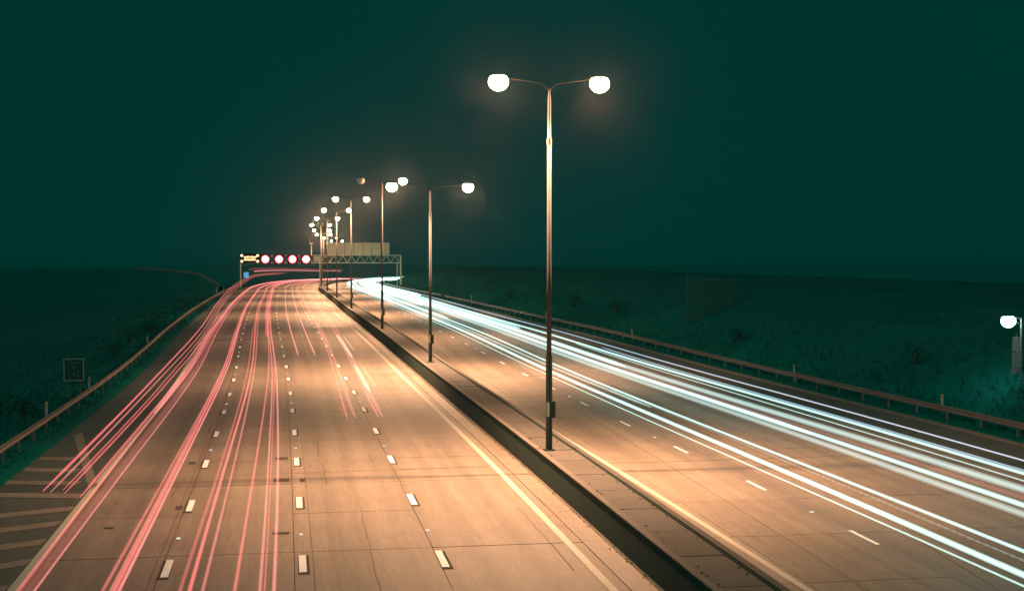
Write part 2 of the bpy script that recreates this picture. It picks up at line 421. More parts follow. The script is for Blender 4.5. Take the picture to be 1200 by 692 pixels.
# ------------------------------------------------------------------ lamp columns
def bowl(mb_, c0, rx, ry, rz, n=16, m=9):
    base = len(mb_.v); c0 = Vector(c0)
    for i in range(m + 1):
        a = -.75 + (math.pi / 2 + .75) * i / m
        for j in range(n):
            b = 2 * math.pi * j / n
            mb_.v.append(tuple(c0 + Vector((rx * math.cos(a) * math.cos(b), ry * math.cos(a) * math.sin(b), -rz * math.sin(a)))))
    for i in range(m):
        for j in range(n):
            p, q = base + i*n + j, base + i*n + (j+1) % n
            mb_.f.append((p, p + n, q + n, q))
    return mb_
def lantern(root, sx, xt, z0, mbowl, lit, big=1.0, power=1.0, col=None):
    """head at the tip of an arm; sx = side, xt = lateral reach"""
    o = Vector(root.location)
    hx = o.x + sx * xt
    top = MB()
    pr = [(-.30, .08, .16), (-.20, .15, .21), (0, .17, .24), (.20, .14, .21), (.30, .07, .16)]
    base = 0
    for k, (dx, hw, hh) in enumerate(pr):
        for j in range(7):
            a = math.pi * j / 6
            top.v.append((hx + dx * big, o.y + hw * math.cos(a) * big, z0 + (.12 + (hh - .12) * math.sin(a)) * big))
    for k in range(len(pr) - 1):
        for j in range(6):
            p = k * 7 + j; top.f.append((p, p + 1, p + 8, p + 7))
    for k in range(len(pr) - 1): top.f.append((k*7, k*7 + 7, k*7 + 13, k*7 + 6))
    top.f.append(tuple(range(7))); top.f.append(tuple(range(28, 35))[::-1])
    hd = child(root, 'lantern_housing', top, M_pole, smooth=False)
    bw = bowl(MB(), (hx, o.y, z0 - .10), .38 * big, .30 * big, .33 * big)
    child(root, 'lamp_bowl', bw, mbowl, smooth=True, parent=hd)
    if lit:
        # light thrown down on to the road by the lantern optic, and the weaker glow of the bowl to all sides
        l = bpy.data.lights.new('lamp_beam', 'SPOT'); l.energy = LAMP_POWER * power; l.color = col or LAMP_COL; l.shadow_soft_size = .1
        l.spot_size = math.radians(138); l.spot_blend = 1.0
        lo = bpy.data.objects.new('lamp_beam', l); COL.objects.link(lo); lo.parent = hd
        lo.location = (sx * xt, 0, z0 - o.z - .42 * big - .14)
        l = bpy.data.lights.new('lamp_light', 'POINT'); l.energy = LAMP_POWER * power * .10; l.color = col or LAMP_COL; l.shadow_soft_size = .1
        lo = bpy.data.objects.new('lamp_light', l); COL.objects.link(lo); lo.parent = hd
        lo.location = (sx * xt, 0, z0 - o.z - .42 * big - .16)
def lamp_post(y, x=9.98 - .3, label='', height=13.6, reach=1.93, rise=.28, lits=(1, 1), detail=True, mats=(None, None), power=1.0):
    base = P(x, y, .88)
    r = empty('lamp_post', base, label, 'street lamp', 'double armed lamp columns down the central reservation')
    b = Vector(base)
    child(r, 'base_sleeve', MB().tube([b, b + Vector((0, 0, 3.6))], [.128, .122], 12), M_sleeve)
    child(r, 'base_plate', MB().box(b + Vector((0, 0, .02)), (.42, .42, .04)), M_sleeve)
    child(r, 'pole', MB().tube([b + Vector((0, 0, 1.9 + .003)), b + Vector((0, 0, height * .45)), b + Vector((0, 0, height * .86))], [.148, .12, .095], 12), M_pole, True) if False else \
    child(r, 'pole', MB().tube([b + Vector((0, 0, 3.605)), b + Vector((0, 0, height * .5)), b + Vector((0, 0, height * .86)), b + Vector((0, 0, height * .861)), b + Vector((0, 0, height * .97)), b + Vector((0, 0, height))], [.095, .085, .078, .068, .06, .022], 12), M_pole, True)
    if detail:
        child(r, 'control_box', MB().box(b + Vector((.13, -.09, 1.55)), (.17, .17, .62)), M_sleeve)
        child(r, 'number_plate', MB().box(b + Vector((-.065, -.155, 1.55)), (.11, .02, .52)), M_plate)
        child(r, 'collar', MB().tube([b + Vector((0, 0, height * .845)), b + Vector((0, 0, height * .862))], .098, 12), M_pole)
    zt = b.z + height + rise
    for i, sx in enumerate((-1, 1)):
        pts = [b + Vector((0, 0, height - .12)), b + Vector((sx * .25, 0, height + rise * .55)), b + Vector((sx * reach * .5, 0, height + rise * .9)), b + Vector((sx * (reach - .38), 0, height + rise + .04))]
        child(r, 'bracket_arm', MB().tube(pts, [.024, .016, .014, .014], 8), M_black, True)
        m_ = mats[i] or (M_lamp if lits[i] else M_off)
        lantern(r, sx, reach, zt, m_, lits[i], 1.0 if y > 0 else 1, power)
    return r
posts = [
 (50.5, 9.72, 'nearest and tallest lamp column on the median with both lamps shining', 13.6, 1.93, .30, (1, 1)),
 (92.6, 9.92, 'short second lamp column from the camera on the median with widely spread arms', 11.7, 2.6, .28, (1, 1)),
 (127, 9.66, 'third lamp column from the camera with only its right lamp lit', 13.6, 1.95, .2, (0, 1)),
 (174, 9.66, 'fourth lamp column from the camera, clear of the right end of the sign panels', 13.6, 1.95, .25, (1, 1)),
 (217, 9.66, 'fifth lamp column from the camera, rising in front of the beige sign panels', 13.6, 1.95, .25, (1, 1)),
 (262, 9.66, 'sixth lamp column from the camera, rising past the left part of the sign panels', 13.6, 1.95, .25, (1, 1)),
 (307, 9.66, 'seventh lamp column from the camera, just in front of the gantry middle post', 13.6, 1.95, .25, (1, 1)),
 (353.8, 9.9, 'eighth lamp column standing at the gantry', 13.6, 1.95, .25, (1, 1)),
 (399, 9.8, 'ninth lamp column, first beyond the gantry', 13.6, 1.95, .25, (1, 1)),
 (444, 9.8, 'tenth lamp column, second beyond the gantry with a dim reddish lamp', 13.6, 1.95, .25, (1, 1)),
 (489, 9.8, 'farthest lamp column seen above the sign panels beyond the gantry', 13.6, 1.95, .25, (1, 1))]
for y, x, lab, h, rc, rs, lits in posts:
    mats = (None, M_dim) if y == 444 else (None, None)
    lamp_post(y, x, lab, h, rc, rs, lits, detail=y < 200, mats=mats)

# ------------------------------------------------------------------ guard rails
def guard_rail(name_label, fx, y0, y1, side, step=3.2):
    r = empty('guard_rail', P(fx(y0), y0), name_label, 'crash barrier')
    hb = .62
    def prof(y):
        x = fx(y); s = side
        return [(x, hb - .155), (x + s*.075, hb - .11), (x + s*.075, hb - .055), (x + s*.02, hb), (x + s*.075, hb + .055), (x + s*.075, hb + .11), (x, hb + .155),
                (x - s*.006, hb + .15), (x + s*.06, hb + .09), (x + s*.06, hb + .06), (x + s*.008, hb), (x + s*.06, hb - .06), (x + s*.06, hb - .09), (x - s*.006, hb - .15)]
    child(r, 'rail_beam', MB().sweep(ys(y0, y1), prof, closed=True), M_rail)
    y = y0 + .6; pm = None
    while y < y1 and y < y0 + 290:
        b = P(fx(y) - side * .09, y)
        if pm is None:
            p0 = child(r, 'rail_post', MB().box((b.x, b.y, b.z + .22), (.10, .12, 1.0)), M_galv); pm = (p0, b)
        else:
            q = pm[0].copy(); COL.objects.link(q); q.parent = r; q.location = b - pm[1]
        y += step
    return r
guard_rail('long steel crash barrier along the dark left verge beside the hard shoulder', xrail_l, 24, 340, 1)
guard_rail('long steel crash barrier along the foot of the right bank, nearest stretch', xrail_r, 24, 232, -1)
guard_rail('far stretch of the right crash barrier curving off past the gantry leg', lambda y: xrail_r(y) + .25, 238, 500, -1)

# ------------------------------------------------------------------ marker posts
def marker(x, y, h, m, label, band=True, wd=.11):
    b = P(x, y, 0)
    r = empty('marker_post', b, label, 'marker post', 'marker posts on the verges')
    mb_ = MB().box((b.x, b.y, b.z + h / 2 - .1), (wd, .05, h + .2))
    child(r, 'post', mb_, M_post)
    if band: child(r, 'reflector', MB().box((b.x, b.y - .032, b.z + h - .16), (wd * .8, .012, .16)), m)
marker(-11.75, 70.5, .95, M_amber, 'pale marker post with amber reflector, nearest behind the left barrier')
marker(-11.5, 84.5, .95, M_white, 'marker post behind the left barrier just beyond the square sign')
marker(-10.8, 118, 1.0, M_white, 'third and faintest marker post behind the left barrier')
marker(33.0, 65, 1.15, M_amber, 'marker post nearest the camera behind the right barrier, close to the white lamp')
marker(32.5, 83.9, 1.15, M_red, 'marker post behind the right barrier between the dark sign frame and the white lamp')
marker(31.6, 120, 1.2, M_red, 'marker post behind the right barrier just left of the dark sign frame')
marker(30.3, 152, 1.3, M_red, 'red topped marker post behind the right barrier, left of the nearest lamp column')
marker(29.4, 205, 1.6, M_white, 'tall pale marker post on the bank near the barrier gap')
marker(-10.9, 290, 1.3, M_white, 'far white marker post left of the road before the gantry')
marker(-11.9, 282, 1.3, M_white, 'far white marker post standing a step outside its neighbour before the gantry', wd=.14)

# ------------------------------------------------------------------ left square sign
b = P(-13.6, 82, -.1)
r = empty('square_sign', b, 'square dark blue sign with pale border and faint markings behind the left barrier', 'road sign')
zc = 8.4 - 130 / 1600 * 82 * .985
cx = (85.5 - 600) / 1600
sx = 82 * (math.tan(YAW + math.atan(cx))); r.location.x = sx
child(r, 'sign_face', MB().box((sx, b.y, zc), (1.10, .03, 1.28)), M_blue)
for dx, dz, ax, az in ((0, .62, 1.14, .055), (0, -.62, 1.14, .055), (-.545, 0, .055, 1.19), (.545, 0, .055, 1.19)):
    child(r, 'border_strip', MB().box((sx + dx, b.y - .022, zc + dz), (ax, .012, az)), M_white)
for dx, dz, ax, az in ((0, .40, .62, .06), (0, .12, .09, .22), (0, -.28, .09, .18), (-.26, -.30, .05, .34), (.24, -.24, .05, .42)):
    child(r, 'faint_marking', MB().box((sx + dx, b.y - .021, zc + dz), (ax, .01, az)), mat('faded_marking', (.10, .16, .17), .6))
for dx in (-.35, .35):
    child(r, 'post', MB().tube([(sx + dx, b.y + .06, b.z - 1.2), (sx + dx, b.y + .06, zc + .55)], .04, 8), M_galv)

# ------------------------------------------------------------------ dark lane sign frame on the right bank
d = 120.0
def at(px, py, dist):
    """world point that stands dist metres up the road"""
    a = (px - 600) / F; bb = (346 - py) / F
    sy, cy, sp, cp = math.sin(YAW), math.cos(YAW), math.sin(PIT), math.cos(PIT)
    v = Vector((sy*cp + a*cy + bb*sy*sp, cy*cp - a*sy + bb*cy*sp, -sp + bb*cp))
    t = dist / v.y
    return Vector((0, 0, 8.4)) + v * t
xs = [at(q, 330, d).x for i, q in enumerate((805, 825, 843, 861))]
root = P(xs[0] - cz(d)[0], d, 0)
r = empty('large_sign', root, 'large dark road sign seen from behind on four posts, on the right bank', 'road sign')
ztop = 6.45
for i, x in enumerate(xs):
    y = d
    child(r, 'post', MB().bar((x, y, .3), (x, y, ztop + (.35 if i == 0 else .1)), .13), M_dsign)
for j in range(3):
    for k in range(6):
        x0, x1 = xs[j] + .14, xs[j + 1] - .12; y0 = d
        zz = ztop - .33 - k * .68
        child(r, 'sign_panel', MB().box(((x0 + x1) / 2, y0 - .12, zz), (x1 - x0, .05, .46)), M_dsign)

# ------------------------------------------------------------------ white lamp and ribbed sign at right edge
pl = at(1197, 380, 66)
b = Vector((pl.x, pl.y, P(32.5, 66).z + .2))
r = empty('street_lamp', b, 'lone white street lamp on a thin pole at the right edge behind the barrier', 'street lamp')
zt = pl.z + .35
child(r, 'pole', MB().tube([b - Vector((0, 0, .5)), Vector((b.x, b.y, zt))], [.06, .045], 10), M_galv)
child(r, 'bracket_arm', MB().tube([(b.x, b.y, zt - .05), (b.x - .3, b.y, zt + .03), (b.x - .52, b.y, zt + .0)], .03, 8), M_galv)
child(r, 'bracket_arm', MB().tube([(b.x, b.y, zt - .32), (b.x - .3, b.y, zt - .25), (b.x - .5, b.y, zt - .16)], .022, 8), M_galv)
lantern(r, -1, .74, zt - .06, M_lampw, True, 1.0, .0008, (.62, 1.0, .9))
pb = at(1190.5, 470, 68)
zt2, zb2 = at(1190, 394, 68).z, at(1190, 468, 68).z
r = empty('ribbed_sign', Vector((pb.x, pb.y, .6)), 'narrow upright sign back with flat ribs beneath the white lamp', 'road sign')
for k in range(4):
    hh = (zt2 - zb2) / 4
    child(r, 'sign_panel', MB().box((pb.x - (.06 if k == 2 else 0), pb.y, zt2 - hh * (k + .5)), (.46, .05, hh - .05)), M_sign)
child(r, 'post', MB().box((pb.x + .05, pb.y + .06, (zt2 + .2) / 2), (.08, .06, zt2 + .2)), M_galv)

# ------------------------------------------------------------------ gantry
GY = 353.0
gl, gm, gr_ = -11.75, 8.2, 28.9
zb_, zt_ = 6.7, 8.62
r = empty('sign_gantry', (gm, GY, cz(GY)[1]), 'steel lattice gantry spanning both carriageways on three legs', 'gantry')
for x in (gl, gr_):
    for dy in (-.0, 1.2):
        child(r, 'gantry_leg', MB().box((x, GY + dy, (zt_ + cz(GY)[1]) / 2 - .4), (.30, .25, zt_ - cz(GY)[1] + .8)), M_gant)
child(r, 'gantry_leg', MB().box((gm, GY + .6, (zt_ + cz(GY)[1]) / 2 - .2), (.24, .25, zt_ - cz(GY)[1] + .4)), M_gant)
child(r, 'gantry_leg', MB().box((gr_ - .9, GY + .6, (zb_ + cz(GY)[1]) / 2 - .4), (.2, .2, zb_ - cz(GY)[1] + .6)), M_gant)
for dy in (0, 1.2):
    for zz in (zb_, zt_):
        child(r, 'chord', MB().bar((gl + .16, GY + dy, zz), (gm - .13, GY + dy, zz), .2), M_gant)
        child(r, 'chord', MB().bar((gm + .13, GY + dy, zz), (gr_ - .16, GY + dy, zz), .2), M_gant)
def braces(a, b, n):
    st = (b - a) / n
    for k in range(n):
        x0, x1 = a + k * st, a + (k + 1) * st
        xm = (x0 + x1) / 2
        child(r, 'lattice_brace', MB().bar((x0 + .05, GY, zb_ + .11), (xm - .04, GY, zt_ - .11), .12), M_gant)
        child(r, 'lattice_brace', MB().bar((xm + .04, GY, zt_ - .11), (x1 - .05, GY, zb_ + .11), .12), M_gant)
        child(r, 'cross_brace', MB().bar((x1, GY + .11, zb_), (x1, GY + 1.09, zb_), .1), M_gant)
braces(gm + .2, gr_ - .4, 9); braces(gl + .3, gm - .2, 9)
def gx(px): return at(px, 303, GY).x
# cameras mast
r = empty('camera_mast', (gx(365), GY + .6, zt_ + .1), 'short camera mast standing on top of the gantry', 'camera')
x = gx(365)
child(r, 'mast', MB().tube([(x, GY + .6, zt_ + .1), (x, GY + .6, zt_ + 3.0)], [.14, .10], 8), M_gant)
child(r, 'camera_head', MB().box((x, GY + .5, zt_ + 3.0), (.75, .5, .45)), M_gant)
child(r, 'aerial', MB().bar((x - .4, GY + .6, zt_ + 2.9), (x - .45, GY + .6, zt_ + 4.4), .08), M_gant)
# big sign panels, backs towards the camera
x0, x1 = gx(383), gx(456.5); n = 7
r = empty('direction_sign', ((x0 + x1) / 2, GY, zt_ + .1), 'wide beige sign seen from behind, made of seven panels on top of the gantry', 'road sign')
for k in range(n):
    a, b_ = x0 + (x1 - x0) * k / n, x0 + (x1 - x0) * (k + 1) / n
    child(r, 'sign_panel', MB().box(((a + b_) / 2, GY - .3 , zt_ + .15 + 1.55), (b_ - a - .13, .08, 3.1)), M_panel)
    child(r, 'support_strut', MB().box((a, GY - .2, zt_ + 1.6), (.12, .10, 3.25)), M_sign)
# lane signals
for i, px in enumerate((311, 327, 342.8, 358.6)):
    x = gx(px); zc = at(px, 303.6, GY).z
    pos = ('leftmost', 'second from the left', 'third from the left', 'rightmost')[i]
    r = empty('lane_signal', (x, GY - .6, zc - 1.1), f'overhead lane signal with disc and red ring, {pos} of four on gantry', 'lane signal', 'lane signals on the gantry')
    child(r, 'casing', MB().box((x, GY - .5, zc), (2.5, .5, 2.3)), M_black)
    disc = MB(); ring = MB(); nn = 24
    for j in range(nn):
        a, b_ = 2*math.pi*j/nn, 2*math.pi*(j+1)/nn
        y = GY - .78
        disc.tri((x, y, zc), (x + .82*math.cos(b_), y, zc + .82*math.sin(b_)), (x + .82*math.cos(a), y, zc + .82*math.sin(a)))
    ring.tube([(x + .97*math.cos(2*math.pi*j/nn), GY - .79, zc + .97*math.sin(2*math.pi*j/nn)) for j in range(nn + 1)], .15, 6, cap=False)
    child(r, 'signal_face', disc, M_sigw); child(r, 'red_ring', ring, M_sigr)
# message sign with two lines of characters too blurred to read and four corner lamps
xa, xb = gx(281.5), gx(304); zc = at(292, 302.6, GY).z
r = empty('message_sign', ((xa + xb) / 2, GY - .6, zc - 1.1), 'electronic message board with glowing amber lines and four corner lamps on the gantry', 'message sign')
child(r, 'casing', MB().box(((xa + xb) / 2, GY - .5, zc), (xb - xa, .5, 2.3)), M_black)
for row in (0.33, -.33):
    xx = xa + .95
    while xx < xb - .95:
        wd = random.choice((.2, .26, .3)); hh = random.uniform(.34, .46)
        child(r, 'character_block', MB().box((xx + wd / 2, GY - .77, zc + row + random.uniform(-.04, .04)), (wd, .03, hh)), M_vms)
        xx += wd + .07
for dx in (xa + .42, xb - .42):
    for dz in (.72, -.72):
        mb_ = MB(); 
        for j in range(12):
            a, b_ = 2*math.pi*j/12, 2*math.pi*(j+1)/12
            mb_.tri((dx, GY - .8, zc + dz), (dx + .33*math.cos(b_), GY - .76, zc + dz + .33*math.sin(b_)), (dx + .33*math.cos(a), GY - .76, zc + dz + .33*math.sin(a)))
        child(r, 'corner_lamp', mb_, M_corner)
x = gx(372.5); zc = at(372, 303.3, GY).z
r = empty('equipment_cabinet', (x, GY - .3, zc - .7), 'small cream cabinet on the gantry beside the rightmost lane signal', 'cabinet')
child(r, 'cabinet_box', MB().box((x, GY - .4, zc), (1.9, .5, 1.4)), M_plate)
child(r, 'cabinet_door', MB().box((x, GY - .67, zc), (.7, .03, .5)), M_gant)
# small blue sign beside the far left lane
x = at(288.5, 321, 300).x; zc = at(288, 322, 300).z
r = empty('blue_sign', (x, 300, cz(300)[1]), 'small light blue sign on a post at the far left bend before the gantry', 'road sign')
child(r, 'sign_face', MB().box((x, 300, zc), (1.05, .05, 1.2)), emis('emissive_blue_sign', (.16, .45, .85), .75))  # sign face brightness comes from its own emission
child(r, 'post', MB().box((x, 300.06, (zc + .9) / 2), (.09, .06, zc - .6)), M_galv)

# ------------------------------------------------------------------ dark rise with a low parapet, far left
hm_ = MB()
XS = [-150, -110, -80, -60, -45, -36, -28, -21, -16]; HT = [-2, 2.5, 4.4, 5.2, 5.3, 5.2, 4.9, 3.9, 1.2]
for (xa_, ha_), (xb2, hb2) in zip(list(zip(XS, HT))[:-1], list(zip(XS, HT))[1:]):
    for (ya, fa), (yb, fb) in (((306, 0), (322, .55)), ((322, .55), (334, 1)), ((334, 1), (342, 1)), ((342, 1), (375, 0))):
        z0_ = -4.5
        hm_.quad((xa_, ya, z0_ + (ha_ - z0_) * fa), (xb2, ya, z0_ + (hb2 - z0_) * fa), (xb2, yb, z0_ + (hb2 - z0_) * fb), (xa_, yb, z0_ + (ha_ - z0_) * fb))
tag(hm_.build('side_embankment', M_dirt), kind='structure')
r = empty('parapet_wall', (-36, 336, 5.0), 'faint low pale parapet wall on the dark rise far left of the gantry', 'wall')
for (xa_, ha_), (xb2, hb2) in zip(list(zip(XS, HT))[5:-1], list(zip(XS, HT))[6:]):
    child(r, 'wall_section', MB().bar((xa_ + .05, 336, ha_ + .2), (xb2 - .05, 336, hb2 + .2), .25, .5), M_sign)

# ------------------------------------------------------------------ vegetation
gb = MB()
def tuft(x, y, gz, s):
    base = P(x, y, gz)
    for _ in range(4):
        a = random.uniform(0, 6.28); l = s * random.uniform(.6, 1.2)
        dx, dy = math.cos(a), math.sin(a); wd = .03 * s + .012
        tip = base + Vector((dx * l * .45, dy * l * .45, l))
        gb.tri(base + Vector((-dy * wd, dx * wd, -.05)), base + Vector((dy * wd, -dx * wd, -.05)), tip)
def gh(x, y):
    pr = gprof(y)
    for (a, ha), (b_, hb) in zip(pr[:-1], pr[1:]):
        if a <= x <= b_: return ha + (hb - ha) * (x - a) / (b_ - a)
    return 0
for _ in range(9000):
    y = 45 + 260 * random.random() ** 1.6; x = xrail_r(y) + random.choice((random.uniform(-.6, 1), random.uniform(.5, 13), random.uniform(.5, 6)))
    tuft(x, y, gh(x, y), random.uniform(.18, .5) * (1.0 if x > xrail_r(y) + .6 else .6))
for _ in range(7000):
    y = 40 + 230 * random.random() ** 1.6; x = xrail_l(y) - random.choice((random.uniform(-.6, .8), random.uniform(.5, 12), random.uniform(.3, 5)))
    tuft(x, y, gh(x, y), random.uniform(.2, .6) * (1.0 if x < xrail_l(y) - .5 else .5))
tag(gb.build('rough_grass', M_grass), 'rough dark grass growing over both verges and the right bank', 'grass', kind='stuff')
def shrub(x, y, hgt, rad, label, group, n=420):
    gz = gh(x, y); b = P(x, y, gz - .05)
    r = empty('shrub', b, label, 'shrub', group)
    st = MB()
    tips = []
    for _ in range(7):
        a = random.uniform(0, 6.28); q = random.uniform(.2, .75) * rad
        t = b + Vector((math.cos(a) * q, math.sin(a) * q, hgt * random.uniform(.5, .95))); tips.append(t)
        st.tube([b, b + (t - b) * .5 + Vector((random.uniform(-.1, .1), random.uniform(-.1, .1), .12)), t], [.035, .022, .008], 5)
    child(r, 'stems', st, M_bark)
    lf = MB()
    for _ in range(n):
        t = random.choice(tips); c0 = t + Vector((random.gauss(0, rad * .27), random.gauss(0, rad * .27), random.gauss(-hgt * .12, hgt * .2)))
        if c0.z < b.z + .05: continue
        u = Vector((random.gauss(0, 1), random.gauss(0, 1), random.gauss(0, 1))).normalized(); v = u.orthogonal().normalized(); s = random.uniform(.05, .12)
        lf.quad(c0 - u * s, c0 + v * s * .5, c0 + u * s, c0 - v * s * .5)
    child(r, 'foliage', lf, M_leaf)
ls = [(-13.6, 58, 1.3, 1.0, 'lowest left'), (-15.2, 66, 1.8, 1.4, ''), (-13.4, 74, 1.2, .9, ''), (-15.5, 78, 1.7, 1.3, ''), (-13.5, 92, 1.5, 1.2, ''), (-14.2, 101, 1.9, 1.4, ''), (-12.8, 112, 1.3, 1.0, ''),
      (-13.2, 128, 1.8, 1.3, ''), (-12.6, 142, 1.5, 1.1, ''), (-13.5, 168, 2.2, 1.7, ''), (-12.8, 200, 2.2, 1.8, ''), (-13.2, 235, 2.6, 2.0, '')]
wrd = ['nearest the camera', 'second nearest', 'beside the amber marker post', 'under the square sign', 'just beyond the square sign', 'sixth along', 'by the third marker post', 'eighth along', 'ninth along', 'third from the far end', 'second from the far end', 'farthest, where the barrier fades out']
for (x, y, h, q, _), wz in zip(ls, wrd): shrub(x, y, h, q, f'dark scrubby bush behind the left barrier, {wz}', 'bushes behind the left barrier')
rs_ = [(36, 62, 1.2, 1.0, 'lowest, nearest the white lamp'), (38, 78, 1.5, 1.2, 'midway between white lamp and dark sign'), (35.5, 104, 1.2, 1.0, 'just below the dark sign frame'), (36, 142, 1.6, 1.3, 'first left of the dark sign frame'),
       (34.8, 158, 1.7, 1.4, 'beside the red topped marker post'), (35.5, 176, 2.0, 1.7, 'behind the nearest lamp column'), (33.6, 196, 1.8, 1.5, 'beside the tall pale marker post'), (34.5, 220, 2.4, 1.9, 'just past the barrier gap'), (33, 262, 2.4, 2.0, 'farthest, near the gantry leg')]
for x, y, h, q, wz in rs_: shrub(x, y, h, q, f'low bush on the right bank, {wz}', 'bushes on the right bank')

# ------------------------------------------------------------------ light trails: thin glowing streaks hanging at lamp height over the lanes
_mc = {}
RED = (1.0, .18, .18); PINK = (1.0, .28, .27); WHT = (.60, 1.0, .93); BLU = (.50, .78, 1.0); WARM = (1.0, .70, .52); ORG = (1.0, .34, .17); GREY = (.60, .82, .78)
def trail(pts, h, rad, col, st, y0, y1, label, red=True, grow=0.0, beads=False):
    key = (col, st)
    if key not in _mc: _mc[key] = emis('light_trail', col, st, add=True)
    K = [p[1] for p in pts]; V = [p[0] for p in pts]
    Y = []
    y = y0
    while y < y1: Y.append(y); y += 3 if y < 150 else 7 if y < 400 else 15
    Y.append(y1)
    wob = random.uniform(0, 6)
    X = lambda y: lin(K, V, y) + .035 * math.sin(y * .05 + wob)
    # soften the corners between the measured lateral positions
    sm = lambda y: sum(X(y + q) for q in (-12, -6, 0, 6, 12)) / 5
    pp = [P(sm(y), y, h) for y in Y]
    rr = [rad * (1 + grow * max(0, y - 60) / 100) for y in Y]
    rr[0] *= .35; rr[-1] *= .4
    mb_ = MB()
    if beads:
        # flickering lamp: the streak swells and thins all along
        nb = int((y1 - y0) / .11)
        mb_.tube([P(sm(y0 + k * .11), y0 + k * .11, h) for k in range(nb)], [rad * (.25, .7, 1.0, .7)[k % 4] for k in range(nb)], 5)
    else:
        # bright core inside a wider, fainter sleeve
        mb_.tube(pp, [q * .62 for q in rr], 6); mb_.tube(pp, [q * 1.25 for q in rr], 8)
    loc = P(sm(y0), y0, h)
    o = MB(); mb_.v = [tuple(Vector(v) - loc) for v in mb_.v]
    o = mb_.build('light_trail', _mc[key], None, True); o.location = loc
    o.visible_shadow = True
    tag(o, label, 'light trail', 'red tail light trails' if red else 'white headlight trails')
FY = 640
